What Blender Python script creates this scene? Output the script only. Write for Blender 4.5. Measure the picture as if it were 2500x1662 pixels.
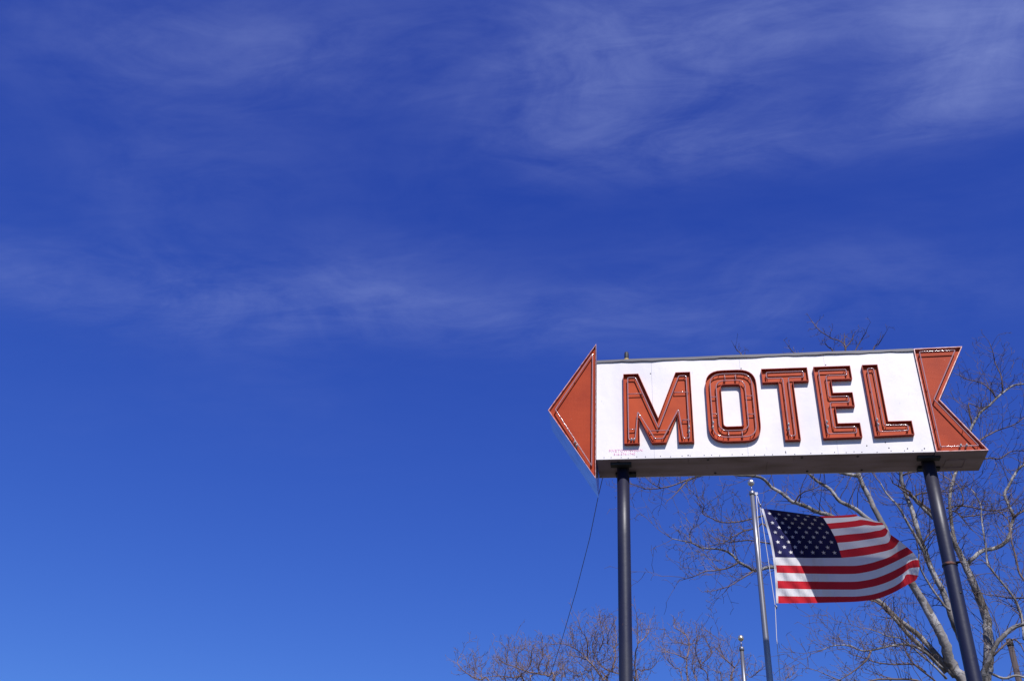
import bpy, math, random
from mathutils import Vector, Matrix
from mathutils.geometry import tessellate_polygon

for o in list(bpy.data.objects):
    bpy.data.objects.remove(o)
scene = bpy.context.scene
COL = scene.collection
V = Vector

# ------------------------------------------------------------------ camera
FPX, YAW, PITCH, ROLL = 2443.95, -0.180053, 0.617570, 0.0643229   # for a 2500 x 1662 frame
EYE = V((0, 0, 1.65))
FWD = V((math.sin(YAW)*math.cos(PITCH), math.cos(YAW)*math.cos(PITCH), math.sin(PITCH)))
_r0 = V((math.cos(YAW), -math.sin(YAW), 0)); _u0 = _r0.cross(FWD)
RGT = _r0*math.cos(ROLL) + _u0*math.sin(ROLL); UPV = RGT.cross(FWD)
cam = bpy.data.cameras.new('camera')
cam.sensor_fit = 'HORIZONTAL'; cam.sensor_width = 36; cam.lens = FPX/2500*36
cam.clip_start = 0.1; cam.clip_end = 5000
camo = bpy.data.objects.new('camera', cam); COL.objects.link(camo)
m = Matrix((RGT, UPV, -FWD)).transposed().to_4x4(); m.translation = EYE
camo.matrix_world = m
scene.camera = camo

def ray(x, y):
    return FWD*FPX + RGT*(x-1250) + UPV*(831-y)
def at(x, y, Y):                      # the point of the plane Y that a spot of the photograph lies on
    d = ray(x, y); return EYE + d*((Y-EYE.y)/d.y)

# ------------------------------------------------------------------ light and exposure
SUN = V((0.373, -1.0, 1.13)).normalized()
SUN_EL = math.asin(SUN.z); SUN_AZ = math.atan2(SUN.x, SUN.y)
sl = bpy.data.lights.new('sun', 'SUN'); sl.energy = 4.6; sl.angle = math.radians(0.53); sl.color = (1.0, 0.965, 0.94)
so = bpy.data.objects.new('sun', sl); COL.objects.link(so)
so.rotation_euler = (-SUN).to_track_quat('-Z', 'Y').to_euler()

scene.view_settings.view_transform = 'Standard'; scene.view_settings.look = 'None'
scene.view_settings.exposure = 0.25; scene.view_settings.gamma = 1.0
scene.view_settings.use_curve_mapping = False
scene.render.engine = 'CYCLES'
scene.cycles.max_bounces = 8; scene.cycles.transparent_max_bounces = 12
scene.cycles.use_denoising = True; scene.cycles.caustics_refractive = False

world = bpy.data.worlds.new('World'); scene.world = world; world.use_nodes = True
wn = world.node_tree; wn.nodes.clear(); WL = wn.links
def N(tree, typ, **kw):
    n = tree.nodes.new(typ)
    for k, v in kw.items(): setattr(n, k, v)
    return n
sky = N(wn, 'ShaderNodeTexSky', sky_type='NISHITA', sun_disc=False)
sky.sun_elevation = SUN_EL; sky.sun_rotation = SUN_AZ; sky.altitude = 200; sky.air_density = 1.0
sky.dust_density = 0.3; sky.ozone_density = 3.0
# film response of the deep blue: each channel of the sky with its own contrast
chs = N(wn, 'ShaderNodeSeparateColor'); WL.new(sky.outputs[0], chs.inputs[0])
chc = N(wn, 'ShaderNodeCombineColor')
for i, (a_, p_) in enumerate(((.272, 1.23), (.405, 1.215), (1.72, .725))):
    pw = N(wn, 'ShaderNodeMath', operation='POWER'); pw.inputs[1].default_value = p_; WL.new(chs.outputs[i], pw.inputs[0])
    ml = N(wn, 'ShaderNodeMath', operation='MULTIPLY'); ml.inputs[1].default_value = a_; WL.new(pw.outputs[0], ml.inputs[0])
    WL.new(ml.outputs[0], chc.inputs[i])
# thin cirrus on a flat layer overhead: (x/z, y/z) of the viewing direction
geo = N(wn, 'ShaderNodeNewGeometry'); neg = N(wn, 'ShaderNodeVectorMath', operation='SCALE'); neg.inputs['Scale'].default_value = -1
WL.new(geo.outputs['Incoming'], neg.inputs[0])
sep = N(wn, 'ShaderNodeSeparateXYZ'); WL.new(neg.outputs[0], sep.inputs[0])
def wm(op, a, b=None, c=None, clamp=False):
    n = N(wn, 'ShaderNodeMath', operation=op, use_clamp=clamp)
    for i, q in enumerate((a, b, c)):
        if q is None: continue
        if isinstance(q, (int, float)): n.inputs[i].default_value = q
        else: WL.new(q, n.inputs[i])
    return n.outputs[0]
zc = wm('MAXIMUM', sep.outputs['Z'], 0.06)
comb = N(wn, 'ShaderNodeCombineXYZ')
WL.new(wm('DIVIDE', sep.outputs['X'], zc), comb.inputs[0]); WL.new(wm('DIVIDE', sep.outputs['Y'], zc), comb.inputs[1])
def wnoise(scale, detail, rough, dist, rot, sc):
    mp = N(wn, 'ShaderNodeMapping'); mp.inputs['Rotation'].default_value = (0, 0, rot); mp.inputs['Scale'].default_value = sc
    WL.new(comb.outputs[0], mp.inputs[0])
    t = N(wn, 'ShaderNodeTexNoise'); t.inputs['Scale'].default_value = scale; t.inputs['Detail'].default_value = detail
    t.inputs['Roughness'].default_value = rough; t.inputs['Distortion'].default_value = dist
    WL.new(mp.outputs[0], t.inputs['Vector']); return t.outputs[0]
def rng(v, a, b, c=0., d=1.):
    n = N(wn, 'ShaderNodeMapRange', interpolation_type='SMOOTHSTEP')
    for i, q in zip((1, 2, 3, 4), (a, b, c, d)): n.inputs[i].default_value = q
    WL.new(v, n.inputs[0]); return n.outputs[0]
big = rng(wnoise(1.7, 4, .5, .35, 0.5, (1, 1, 1)), .38, .72)
wisp = rng(wnoise(3.4, 9, .60, .8, 0.75, (.9, 1.35, 1)), .27, .80)
fine = rng(wnoise(11, 8, .66, .7, 0.95, (.6, 1.6, 1)), .25, .80)
tex = wm('ADD', wm('MULTIPLY', wisp, .66), wm('MULTIPLY', fine, .34))
# the places where the cirrus lies thicker
banks = [  # x/z, y/z centre, half widths, turn, thickness
]
def sk(x, y):
    d = ray(x, y); return (d.x/d.z, d.y/d.z)
def bank(px, w, h, turn, amt):
    cx, cy = sk(*px)
    mp = N(wn, 'ShaderNodeMapping', vector_type='TEXTURE'); mp.inputs['Location'].default_value = (cx, cy, 0)
    mp.inputs['Rotation'].default_value = (0, 0, turn); mp.inputs['Scale'].default_value = (w, h, 1)
    WL.new(comb.outputs[0], mp.inputs[0])
    ln = N(wn, 'ShaderNodeVectorMath', operation='LENGTH'); WL.new(mp.outputs[0], ln.inputs[0])
    return rng(ln.outputs['Value'], 1.0, 0.1, 0.0, amt)
dens = wm('ADD', wm('MULTIPLY', big, .12), .03)
for b in [((1650, 100), .42, .22, -.35, .95), ((650, 110), .50, .16, .1, .42), ((2420, 60), .22, .24, -.3, .95),
          ((1950, 330), .40, .10, -.1, .5), ((150, 690), .50, .20, .3, .46), ((720, 720), .55, .20, -.25, .30),
          ((1050, 760), .50, .16, .2, .28), ((1500, 790), .60, .14, .1, .30), ((1950, 690), .60, .18, .1, .28), ((450, 420), .35, .22, -.7, .16), ((1500, 380), .5, .16, 0, .2)]:
    dens = wm('ADD', dens, bank(*b))
cloud = wm('MULTIPLY', wm('MULTIPLY', dens, tex), .41, clamp=True)
lowfade = rng(sep.outputs['Z'], .36, .62)
cloud = wm('MULTIPLY', cloud, lowfade)
cm = N(wn, 'ShaderNodeMix', data_type='RGBA'); WL.new(cloud, cm.inputs['Factor'])
WL.new(chc.outputs[0], cm.inputs[6]); cm.inputs[7].default_value = (3.6, 4.3, 7.4, 1)
bg = N(wn, 'ShaderNodeBackground'); bg.inputs['Strength'].default_value = 0.10
wo = N(wn, 'ShaderNodeOutputWorld')
WL.new(cm.outputs[2], bg.inputs['Color']); WL.new(bg.outputs[0], wo.inputs['Surface'])

# ------------------------------------------------------------------ helpers
class MB:
    def __init__(s): s.v = []; s.f = []; s.smooth = []
    def add(s, vs, fs, smooth=False):
        o = len(s.v); s.v += [tuple(v) for v in vs]
        for f in fs: s.f.append(tuple(i+o for i in f)); s.smooth.append(smooth)
    def box(s, x0, x1, y0, y1, z0, z1):
        vs = [(x, y, z) for z in (z0, z1) for y in (y0, y1) for x in (x0, x1)]
        s.add(vs, [(0, 2, 3, 1), (4, 5, 7, 6), (0, 1, 5, 4), (2, 6, 7, 3), (0, 4, 6, 2), (1, 3, 7, 5)])
    def prism(s, poly, ya, yb, caps=(True, True)):     # poly of (x, z) seen from the camera, anticlockwise; ya in front
        n = len(poly); vs = [(x, ya, z) for x, z in poly] + [(x, yb, z) for x, z in poly]
        fs = [(i, n+i, n+(i+1) % n, (i+1) % n) for i in range(n)]
        tri = tessellate_polygon([[V((x, z, 0)) for x, z in poly]])
        if caps[0]: fs += [t for t in tri]
        if caps[1]: fs += [(n+t[0], n+t[1], n+t[2]) for t in tri]
        s.add(vs, fs)
    def tube(s, pts, rad, sides=6, closed=False, caps=True, smooth=True):
        pts = [V(p) for p in pts]; n = len(pts)
        if n < 2: return
        if not hasattr(rad, '__len__'): rad = [rad]*n
        tang = []
        for i in range(n):
            a = pts[(i-1) % n] if (closed or i) else pts[0]
            b = pts[(i+1) % n] if (closed or i < n-1) else pts[-1]
            t = b-a; tang.append(t.normalized() if t.length > 1e-9 else V((0, 0, 1)))
        up = V((0, 0, 1)) if abs(tang[0].z) < .9 else V((1, 0, 0))
        nrm = tang[0].cross(up).normalized(); vs = []
        for i in range(n):
            nrm = (nrm - tang[i]*nrm.dot(tang[i]))
            nrm = nrm.normalized() if nrm.length > 1e-6 else tang[i].orthogonal().normalized()
            bi = tang[i].cross(nrm)
            for k in range(sides):
                a = 2*math.pi*k/sides
                vs.append(pts[i] + (nrm*math.cos(a) + bi*math.sin(a))*rad[i])
        fs = []
        for i in range(n if closed else n-1):
            j = (i+1) % n
            for k in range(sides):
                k2 = (k+1) % sides
                fs.append((i*sides+k, i*sides+k2, j*sides+k2, j*sides+k))
        if caps and not closed and sides > 2:
            fs.append(tuple(range(sides-1, -1, -1))); fs.append(tuple((n-1)*sides+k for k in range(sides)))
        s.add(vs, fs, smooth)
    def sphere(s, c, r, nu=20, nv=12, sz=1.0):
        vs = [(c[0], c[1], c[2]+r*sz)]; fs = []
        for j in range(1, nv):
            ph = math.pi*j/nv
            for i in range(nu):
                th = 2*math.pi*i/nu
                vs.append((c[0]+r*math.sin(ph)*math.cos(th), c[1]+r*math.sin(ph)*math.sin(th), c[2]+r*sz*math.cos(ph)))
        vs.append((c[0], c[1], c[2]-r*sz)); L = len(vs)-1
        for i in range(nu):
            k = (i+1) % nu
            fs.append((0, 1+i, 1+k)); fs.append((L, 1+(nv-2)*nu+k, 1+(nv-2)*nu+i))
            for j in range(nv-2):
                fs.append((1+j*nu+i, 1+(j+1)*nu+i, 1+(j+1)*nu+k, 1+j*nu+k))
        s.add(vs, fs, True)
    def mesh(s, name):
        me = bpy.data.meshes.new(name); me.from_pydata(s.v, [], s.f)
        me.polygons.foreach_set('use_smooth', s.smooth); me.update(); return me
    def build(s, name, mat, parent=None, fix=False):
        me = s.mesh(name)
        if fix:
            import bmesh
            b = bmesh.new(); b.from_mesh(me); bmesh.ops.recalc_face_normals(b, faces=b.faces); b.to_mesh(me); b.free()
        me.materials.append(mat)
        o = bpy.data.objects.new(name, me); COL.objects.link(o)
        if parent is not None: child(o, parent)
        return o
def child(o, parent):
    o.parent = parent; o.matrix_parent_inverse = world_of(parent).inverted()
def world_of(o):
    mm = Matrix.Translation(o.location)
    if o.parent is not None: mm = world_of(o.parent) @ o.matrix_parent_inverse @ mm
    return mm
def thing(name, loc, label, cat, group=None):
    o = bpy.data.objects.new(name, None); COL.objects.link(o); o.location = loc; o.empty_display_size = .3
    return tag(o, label, cat, group)
def tag(o, label, cat, group=None):
    o['label'] = label; o['category'] = cat
    if group: o['group'] = group
    return o
def struct(o): o['kind'] = 'structure'; return o

def mat(name, color, rough=.6, metal=0., spec=.5, coat=0., noise=None, bump=None):
    """noise: (scale, detail, colour2, lo, hi, stretch); bump: (scale, strength, distance)"""
    mt = bpy.data.materials.new(name); mt.use_nodes = True; t = mt.node_tree
    b = t.nodes['Principled BSDF']
    b.inputs['Base Color'].default_value = (*color, 1); b.inputs['Roughness'].default_value = rough
    b.inputs['Metallic'].default_value = metal; b.inputs['Specular IOR Level'].default_value = spec
    b.inputs['Coat Weight'].default_value = coat
    tc = N(t, 'ShaderNodeTexCoord')
    col = None
    for nz in (noise or []):
        sc, det, c2, lo, hi, st = nz
        mp = N(t, 'ShaderNodeMapping'); mp.inputs['Scale'].default_value = st; t.links.new(tc.outputs['Object'], mp.inputs[0])
        n = N(t, 'ShaderNodeTexNoise'); n.inputs['Scale'].default_value = sc; n.inputs['Detail'].default_value = det
        t.links.new(mp.outputs[0], n.inputs['Vector'])
        r = N(t, 'ShaderNodeMapRange'); r.inputs[1].default_value = lo; r.inputs[2].default_value = hi
        t.links.new(n.outputs[0], r.inputs[0])
        mx = N(t, 'ShaderNodeMix', data_type='RGBA'); t.links.new(r.outputs[0], mx.inputs['Factor'])
        if col is None: mx.inputs[6].default_value = (*color, 1)
        else: t.links.new(col, mx.inputs[6])
        mx.inputs[7].default_value = (*c2, 1); col = mx.outputs[2]
    if col is not None: t.links.new(col, b.inputs['Base Color'])
    if bump:
        n = N(t, 'ShaderNodeTexNoise'); n.inputs['Scale'].default_value = bump[0]; n.inputs['Detail'].default_value = 5
        t.links.new(tc.outputs['Object'], n.inputs['Vector'])
        bp = N(t, 'ShaderNodeBump'); bp.inputs['Strength'].default_value = bump[1]; bp.inputs['Distance'].default_value = bump[2]
        t.links.new(n.outputs[0], bp.inputs['Height']); t.links.new(bp.outputs[0], b.inputs['Normal'])
    return mt
M = {}
M['white'] = mat('white_panel_paint', (.745, .70, .685), .5, spec=.25, noise=[(1.3, 7, (.60, .57, .58), .48, .75, (1, 1, .35)), (30, 6, (.5, .46, .45), .66, .8, (1, 1, .25))], bump=(2.2, .5, .02))
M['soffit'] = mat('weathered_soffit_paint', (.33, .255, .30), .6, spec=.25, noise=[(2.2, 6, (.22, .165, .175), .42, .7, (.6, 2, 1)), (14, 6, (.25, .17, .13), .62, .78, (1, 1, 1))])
M['side'] = mat('grey_painted_metal', (.42, .40, .53), .22, metal=.85, noise=[(5, 6, (.28, .25, .38), .45, .7, (1, 1, 1))])
M['trim'] = mat('dull_aluminium_trim', (.10, .095, .11), .6, metal=0., noise=[(9, 6, (.10, .09, .10), .45, .7, (1, 1, 1))])
M['orange'] = mat('orange_letter_enamel', (.43, .059, .014), .5, spec=.12, noise=[(4, 6, (.34, .043, .011), .42, .7, (1, 1, 1)), (25, 6, (.28, .05, .03), .66, .82, (1, 1, .4))])
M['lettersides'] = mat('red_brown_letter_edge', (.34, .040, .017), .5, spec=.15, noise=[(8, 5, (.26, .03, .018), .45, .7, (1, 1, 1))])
M['rim'] = mat('pale_red_rim', (.62, .34, .32), .4, noise=[(18, 5, (.45, .12, .08), .42, .62, (1, 1, 1))])
M['post'] = mat('dark_navy_post_paint', (.009, .009, .031), .46, spec=.5, noise=[(3, 6, (.023, .022, .035), .45, .7, (1, 1, .3)), (22, 6, (.05, .03, .03), .68, .8, (1, 1, .5))], bump=(16, .25, .006))
M['bracket'] = mat('black_steel_bracket', (.012, .012, .016), .6)
M['rust'] = mat('rusty_weld', (.018, .012, .014), .7, noise=[(14, 5, (.13, .04, .022), .55, .68, (1, 1, 1))], bump=(40, .6, .01))
M['pink'] = mat('pink_print', (.80, .38, .55), .5)
M['alu'] = mat('brushed_aluminium_pole', (.27, .27, .30), .40, metal=.7, noise=[(2, 5, (.20, .20, .23), .4, .7, (3, 3, .4))])
M['gold'] = mat('weathered_gilt_ball', (.75, .62, .45), .30, metal=.85, noise=[(7, 5, (.75, .70, .68), .42, .6, (1, 1, 1))])
M['rope'] = mat('pale_halyard_rope', (.55, .53, .55), .8)
M['cable'] = mat('dark_cable', (.10, .10, .105), .6)
M['screw'] = mat('dark_screw', (.04, .035, .04), .6)
M['chrome'] = mat('electrode_metal', (.42, .41, .40), .3, metal=.4)
M['bird'] = mat('dark_cap_rubber', (.03, .028, .03), .6)
M['brass'] = mat('yellowed_band', (.42, .30, .10), .5)
M['asphalt'] = mat('asphalt', (.055, .052, .052), .9, noise=[(.4, 6, (.075, .068, .065), .4, .7, (1, 1, 1)), (60, 4, (.12, .11, .10), .6, .8, (1, 1, 1))], bump=(80, .5, .01))
M['earth'] = mat('winter_lawn', (.10, .085, .045), .95, noise=[(.3, 6, (.07, .075, .03), .4, .65, (1, 1, 1)), (30, 5, (.16, .13, .08), .5, .8, (1, 1, 1))], bump=(30, .6, .03))
M['concrete'] = mat('concrete', (.32, .31, .29), .85, noise=[(3, 6, (.24, .23, .21), .4, .7, (1, 1, 1))])
M['wood'] = mat('weathered_pole_wood', (.07, .05, .05), .85, noise=[(6, 6, (.04, .03, .03), .4, .7, (3, 3, .15))])
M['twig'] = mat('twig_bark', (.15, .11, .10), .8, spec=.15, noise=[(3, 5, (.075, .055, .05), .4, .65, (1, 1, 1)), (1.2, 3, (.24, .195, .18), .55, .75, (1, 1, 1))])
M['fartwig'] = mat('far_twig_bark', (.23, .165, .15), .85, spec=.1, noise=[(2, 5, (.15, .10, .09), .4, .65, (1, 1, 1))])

# arrow faces: perforated sheet with a fine square grid
mt = mat('red_orange_mesh_sheet', (.38, .050, .015), .55, spec=.12, noise=[(3, 6, (.31, .038, .013), .42, .7, (1, 1, 1)), (40, 6, (.55, .25, .2), .72, .8, (1, 1, 1))])
t = mt.node_tree; b = t.nodes['Principled BSDF']; tc = N(t, 'ShaderNodeTexCoord')
br = N(t, 'ShaderNodeTexBrick'); br.offset = 0; br.inputs['Scale'].default_value = 1
br.inputs['Brick Width'].default_value = .02; br.inputs['Row Height'].default_value = .02; br.inputs['Mortar Size'].default_value = .004
mp = N(t, 'ShaderNodeMapping'); mp.inputs['Rotation'].default_value = (math.pi/2, 0, 0)
t.links.new(tc.outputs['Object'], mp.inputs[0]); t.links.new(mp.outputs[0], br.inputs['Vector'])
bp = N(t, 'ShaderNodeBump'); bp.inputs['Strength'].default_value = .5; bp.inputs['Distance'].default_value = .004; bp.invert = True
t.links.new(br.outputs['Fac'], bp.inputs['Height']); t.links.new(bp.outputs[0], b.inputs['Normal'])
M['mesh'] = mt

# unlit neon tube: clear glass
mt = bpy.data.materials.new('clear_neon_glass'); mt.use_nodes = True; b = mt.node_tree.nodes['Principled BSDF']
b.inputs['Base Color'].default_value = (.66, .42, .44, 1); b.inputs['Transmission Weight'].default_value = .55
b.inputs['Roughness'].default_value = .10; b.inputs['IOR'].default_value = 1.47
b.inputs['Specular IOR Level'].default_value = .6
M['glass'] = mt

# plane-tree bark: pale cream and olive-grey flakes
mt = bpy.data.materials.new('mottled_plane_bark'); mt.use_nodes = True; t = mt.node_tree; b = t.nodes['Principled BSDF']
b.inputs['Roughness'].default_value = .8
tc = N(t, 'ShaderNodeTexCoord'); mp = N(t, 'ShaderNodeMapping'); mp.inputs['Scale'].default_value = (1, 1, .6)
t.links.new(tc.outputs['Object'], mp.inputs[0])
wz = N(t, 'ShaderNodeTexNoise'); wz.inputs['Scale'].default_value = 6; wz.inputs['Detail'].default_value = 4
t.links.new(mp.outputs[0], wz.inputs['Vector'])
mixv = N(t, 'ShaderNodeMix', data_type='VECTOR'); mixv.inputs['Factor'].default_value = .25
t.links.new(mp.outputs[0], mixv.inputs[4]); t.links.new(wz.outputs['Color'], mixv.inputs[5])
vo = N(t, 'ShaderNodeTexVoronoi'); vo.inputs['Scale'].default_value = 10; t.links.new(mixv.outputs[1], vo.inputs['Vector'])
sp = N(t, 'ShaderNodeSeparateColor'); t.links.new(vo.outputs['Color'], sp.inputs[0])
rp = N(t, 'ShaderNodeValToRGB'); rp.color_ramp.interpolation = 'CONSTANT'
els = rp.color_ramp.elements
els[0].position = 0; els[0].color = (.215, .20, .195, 1); els[1].position = .42; els[1].color = (.125, .115, .11, 1)
e = els.new(.66); e.color = (.30, .285, .275, 1); e = els.new(.84); e.color = (.105, .09, .077, 1)
t.links.new(sp.outputs[0], rp.inputs[0])
n2 = N(t, 'ShaderNodeTexNoise'); n2.inputs['Scale'].default_value = 22; n2.inputs['Detail'].default_value = 6
t.links.new(tc.outputs['Object'], n2.inputs['Vector'])
mr = N(t, 'ShaderNodeMapRange'); mr.inputs[1].default_value = .5; mr.inputs[2].default_value = .75; mr.inputs[4].default_value = .6
t.links.new(n2.outputs[0], mr.inputs[0])
mx = N(t, 'ShaderNodeMix', data_type='RGBA'); t.links.new(mr.outputs[0], mx.inputs['Factor']); t.links.new(rp.outputs[0], mx.inputs[6])
mx.inputs[7].default_value = (.13, .105, .09, 1); t.links.new(mx.outputs[2], b.inputs['Base Color'])
bp = N(t, 'ShaderNodeBump'); bp.inputs['Strength'].default_value = .5; bp.inputs['Distance'].default_value = .02
t.links.new(n2.outputs[0], bp.inputs['Height']); t.links.new(bp.outputs[0], b.inputs['Normal'])
M['bark'] = mt

def cloth(name, c, tr=.3):
    mt = bpy.data.materials.new(name); mt.use_nodes = True; t = mt.node_tree; t.nodes.clear()
    tc = N(t, 'ShaderNodeTexCoord')
    n = N(t, 'ShaderNodeTexNoise'); n.inputs['Scale'].default_value = 9; n.inputs['Detail'].default_value = 5
    mp = N(t, 'ShaderNodeMapping'); mp.inputs['Rotation'].default_value = (0, .7, 0); mp.inputs['Scale'].default_value = (2.2, 1, .45)
    t.links.new(tc.outputs['Object'], mp.inputs[0]); t.links.new(mp.outputs[0], n.inputs['Vector'])
    bp = N(t, 'ShaderNodeBump'); bp.inputs['Strength'].default_value = .5; bp.inputs['Distance'].default_value = .035
    t.links.new(n.outputs[0], bp.inputs['Height'])
    d = N(t, 'ShaderNodeBsdfDiffuse'); d.inputs[0].default_value = (*c, 1); t.links.new(bp.outputs[0], d.inputs['Normal'])
    tl = N(t, 'ShaderNodeBsdfTranslucent'); tl.inputs[0].default_value = (*c, 1)
    mx = N(t, 'ShaderNodeMixShader'); mx.inputs[0].default_value = tr
    o = N(t, 'ShaderNodeOutputMaterial')
    t.links.new(d.outputs[0], mx.inputs[1]); t.links.new(tl.outputs[0], mx.inputs[2]); t.links.new(mx.outputs[0], o.inputs[0])
    return mt
M['f_white'] = cloth('white_nylon', (.80, .78, .80), .28)
M['f_red'] = cloth('red_nylon', (.60, .030, .045), .28)
M['f_blue'] = cloth('navy_nylon', (.026, .026, .095), .04)
M['f_star'] = cloth('white_star_cloth', (.72, .71, .74), .0)

# ------------------------------------------------------------------ ground
g = MB(); g.box(-900, 900, -900, 900, -.3, 0); struct(g.build('ground', M['earth']))
g = MB(); g.box(-40, 45, -30, 10.4, -.2, .004); struct(g.build('parking_lot', M['asphalt']))
k = MB(); k.box(-40, 45, 10.4, 10.56, -.2, .13); struct(k.build('kerb', M['concrete']))

# ------------------------------------------------------------------ the motel sign
YS = 11.5                                   # plane of the white face
YB = YS + .5                                # back of the cabinet
PX = (-.546, 3.277); PY = YS + .25          # the two posts
sign = thing('motel_sign', ((PX[0]+PX[1])/2, PY, 0), 'long arrow shaped MOTEL sign, white and orange with bare neon tubes, on two dark posts', 'sign')
X0, X1, Z0, Z1 = -.879, 3.318, 7.989, 9.505
ZT = 9.540
# white face panels with open seams
seams = [X0, -.13, 1.055, 2.160, X1]
for i in range(4):
    p = MB(); a = seams[i] + (0 if i == 0 else .0010); bb = seams[i+1] - (0 if i == 3 else .0010)
    p.box(a, bb, YS, YS+.012, Z0, Z1)
    p.build('face_panel', M['white'], sign)
for i in range(2):
    p = MB(); xm = 1.22
    p.box((X0, xm+.003)[i], (xm-.003, X1)[i], YB, YB+.012, Z0, Z1); p.build('back_panel', M['white'], sign)
c = MB(); c.box(X0, X1, YS+.014, YB-.002, Z0+.05, ZT-.004); c.build('cabinet', M['side'], sign)
# underside: front lip, then sheets
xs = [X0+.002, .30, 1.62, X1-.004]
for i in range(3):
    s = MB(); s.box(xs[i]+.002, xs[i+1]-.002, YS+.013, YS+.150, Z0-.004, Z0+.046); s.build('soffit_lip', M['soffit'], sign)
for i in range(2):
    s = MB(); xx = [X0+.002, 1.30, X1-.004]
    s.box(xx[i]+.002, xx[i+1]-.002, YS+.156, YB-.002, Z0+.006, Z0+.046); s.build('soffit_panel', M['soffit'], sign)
# top trim: an angle with a wavy lower edge
tr = MB(); nn = 60; vs = []; random.seed(5)
for i in range(nn+1):
    x = X0 + (X1-X0)*i/nn; w = .004*math.sin(x*9)+.003*math.sin(x*23+1)+random.uniform(-.0015, .0015)
    y0 = YS-.017+.004*math.sin(x*5)
    vs += [(x, y0, ZT), (x, y0-.001, Z1-.002+w), (x, YS-.001, Z1-.002+w), (x, YB, ZT), (x, YB, ZT+.0025), (x, y0, ZT+.0025)]
fs = []
for i in range(nn):
    for k in range(6): fs.append((i*6+k, i*6+(k+1) % 6, (i+1)*6+(k+1) % 6, (i+1)*6+k))
tr.add(vs, fs + [tuple(range(6)), tuple(nn*6+k for k in range(5, -1, -1))]); tr.build('top_trim', M['trim'], sign, fix=True)
# screw heads along the lower edge
sc = MB(); x = X0+.1
while x < X1-.05:
    z = Z0 + random.uniform(.012, .03)
    sc.tube([(x, YS-.004, z), (x, YS+.002, z)], .0055, 6); x += random.uniform(.09, .2)
for x, z in ((2.78, 8.06), (2.52, 8.1), (3.0, 8.045), (3.2, 8.04), (.3, 8.02), (1.52, 8.04), (2.75, 8.14), (-.145, 9.30), (-.145, 8.72), (1.07, 9.33), (2.175, 9.34)):
    sc.tube([(x, YS-.004, z), (x, YS+.002, z)], .008, 6)
o = sc.build('screw_heads', M['screw'], sign); o['kind'] = 'stuff'
sc = MB()
for x in (-.6, .55, 1.72, 2.4):
    sc.tube([(x, YS+.06, Z0-.012), (x, YS+.06, Z0)], .016, 8)
    sc.tube([(x+.1, YS+.44, Z0-.004), (x+.1, YS+.44, Z0+.01)], .016, 8)
o = sc.build('soffit_bolts', M['screw'], sign); o['kind'] = 'stuff'
# maker's lettering
def text(body, size, x, z, parent, y=YS-.0025):
    cu = bpy.data.curves.new('maker_lettering', 'FONT'); cu.body = body; cu.size = size; cu.extrude = .0012; cu.align_x = 'CENTER'
    cu.space_character = 1.12; cu.space_word = 1.3
    tmp = bpy.data.objects.new('tmp', cu); COL.objects.link(tmp)
    dg = bpy.context.evaluated_depsgraph_get(); me = bpy.data.meshes.new_from_object(tmp.evaluated_get(dg))
    bpy.data.objects.remove(tmp)
    me.transform(Matrix.Translation((x, y, z)) @ Matrix.Rotation(math.pi/2, 4, 'X')); me.materials.clear(); me.materials.append(M['pink'])
    o = bpy.data.objects.new('maker_lettering', me); COL.objects.link(o); child(o, parent); return o
for w_, x_ in (('FIVE', -.665), ('TOWN', -.515), ('NEON', -.357)): text(w_, .052, x_, 8.096, sign)
text('516-374-1740', .044, -.515, 8.046, sign)

def offset(poly, d):                         # inward by d (anticlockwise polygon)
    n = len(poly); out = []
    for i in range(n):
        a, bq, c2 = V(poly[i-1]), V(poly[i]), V(poly[(i+1) % n])
        e1 = (bq-a).normalized(); e2 = (c2-bq).normalized()
        n1 = V((-e1.y, e1.x)); n2 = V((-e2.y, e2.x))
        k = 1 + n1.dot(n2)
        out.append(tuple(bq + (n1+n2)*(d/max(k, .25))))
    return out
def area(p): return sum(p[i-1][0]*p[i][1]-p[i][0]*p[i-1][1] for i in range(len(p)))/2
def ccw(p): return list(p) if area(p) > 0 else list(reversed(p))
def rounded(poly, r, n=4):                   # polygon with rounded corners
    out = []; L = len(poly)
    for i in range(L):
        a, bq, c2 = V(poly[i-1]), V(poly[i]), V(poly[(i+1) % L])
        rr = min(r, (a-bq).length*.45, (c2-bq).length*.45)
        p0 = bq+(a-bq).normalized()*rr; p1 = bq+(c2-bq).normalized()*rr
        for k in range(n+1):
            q = k/n; out.append(tuple(p0*(1-q)**2 + bq*2*q*(1-q) + p1*q*q))
    return out
def dense(poly, step):
    out = []; L = len(poly)
    for i in range(L):
        a, bq = V(poly[i]), V(poly[(i+1) % L]); k = max(1, int((bq-a).length/step))
        out += [tuple(a.lerp(bq, j/k)) for j in range(k)]
    return out

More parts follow.
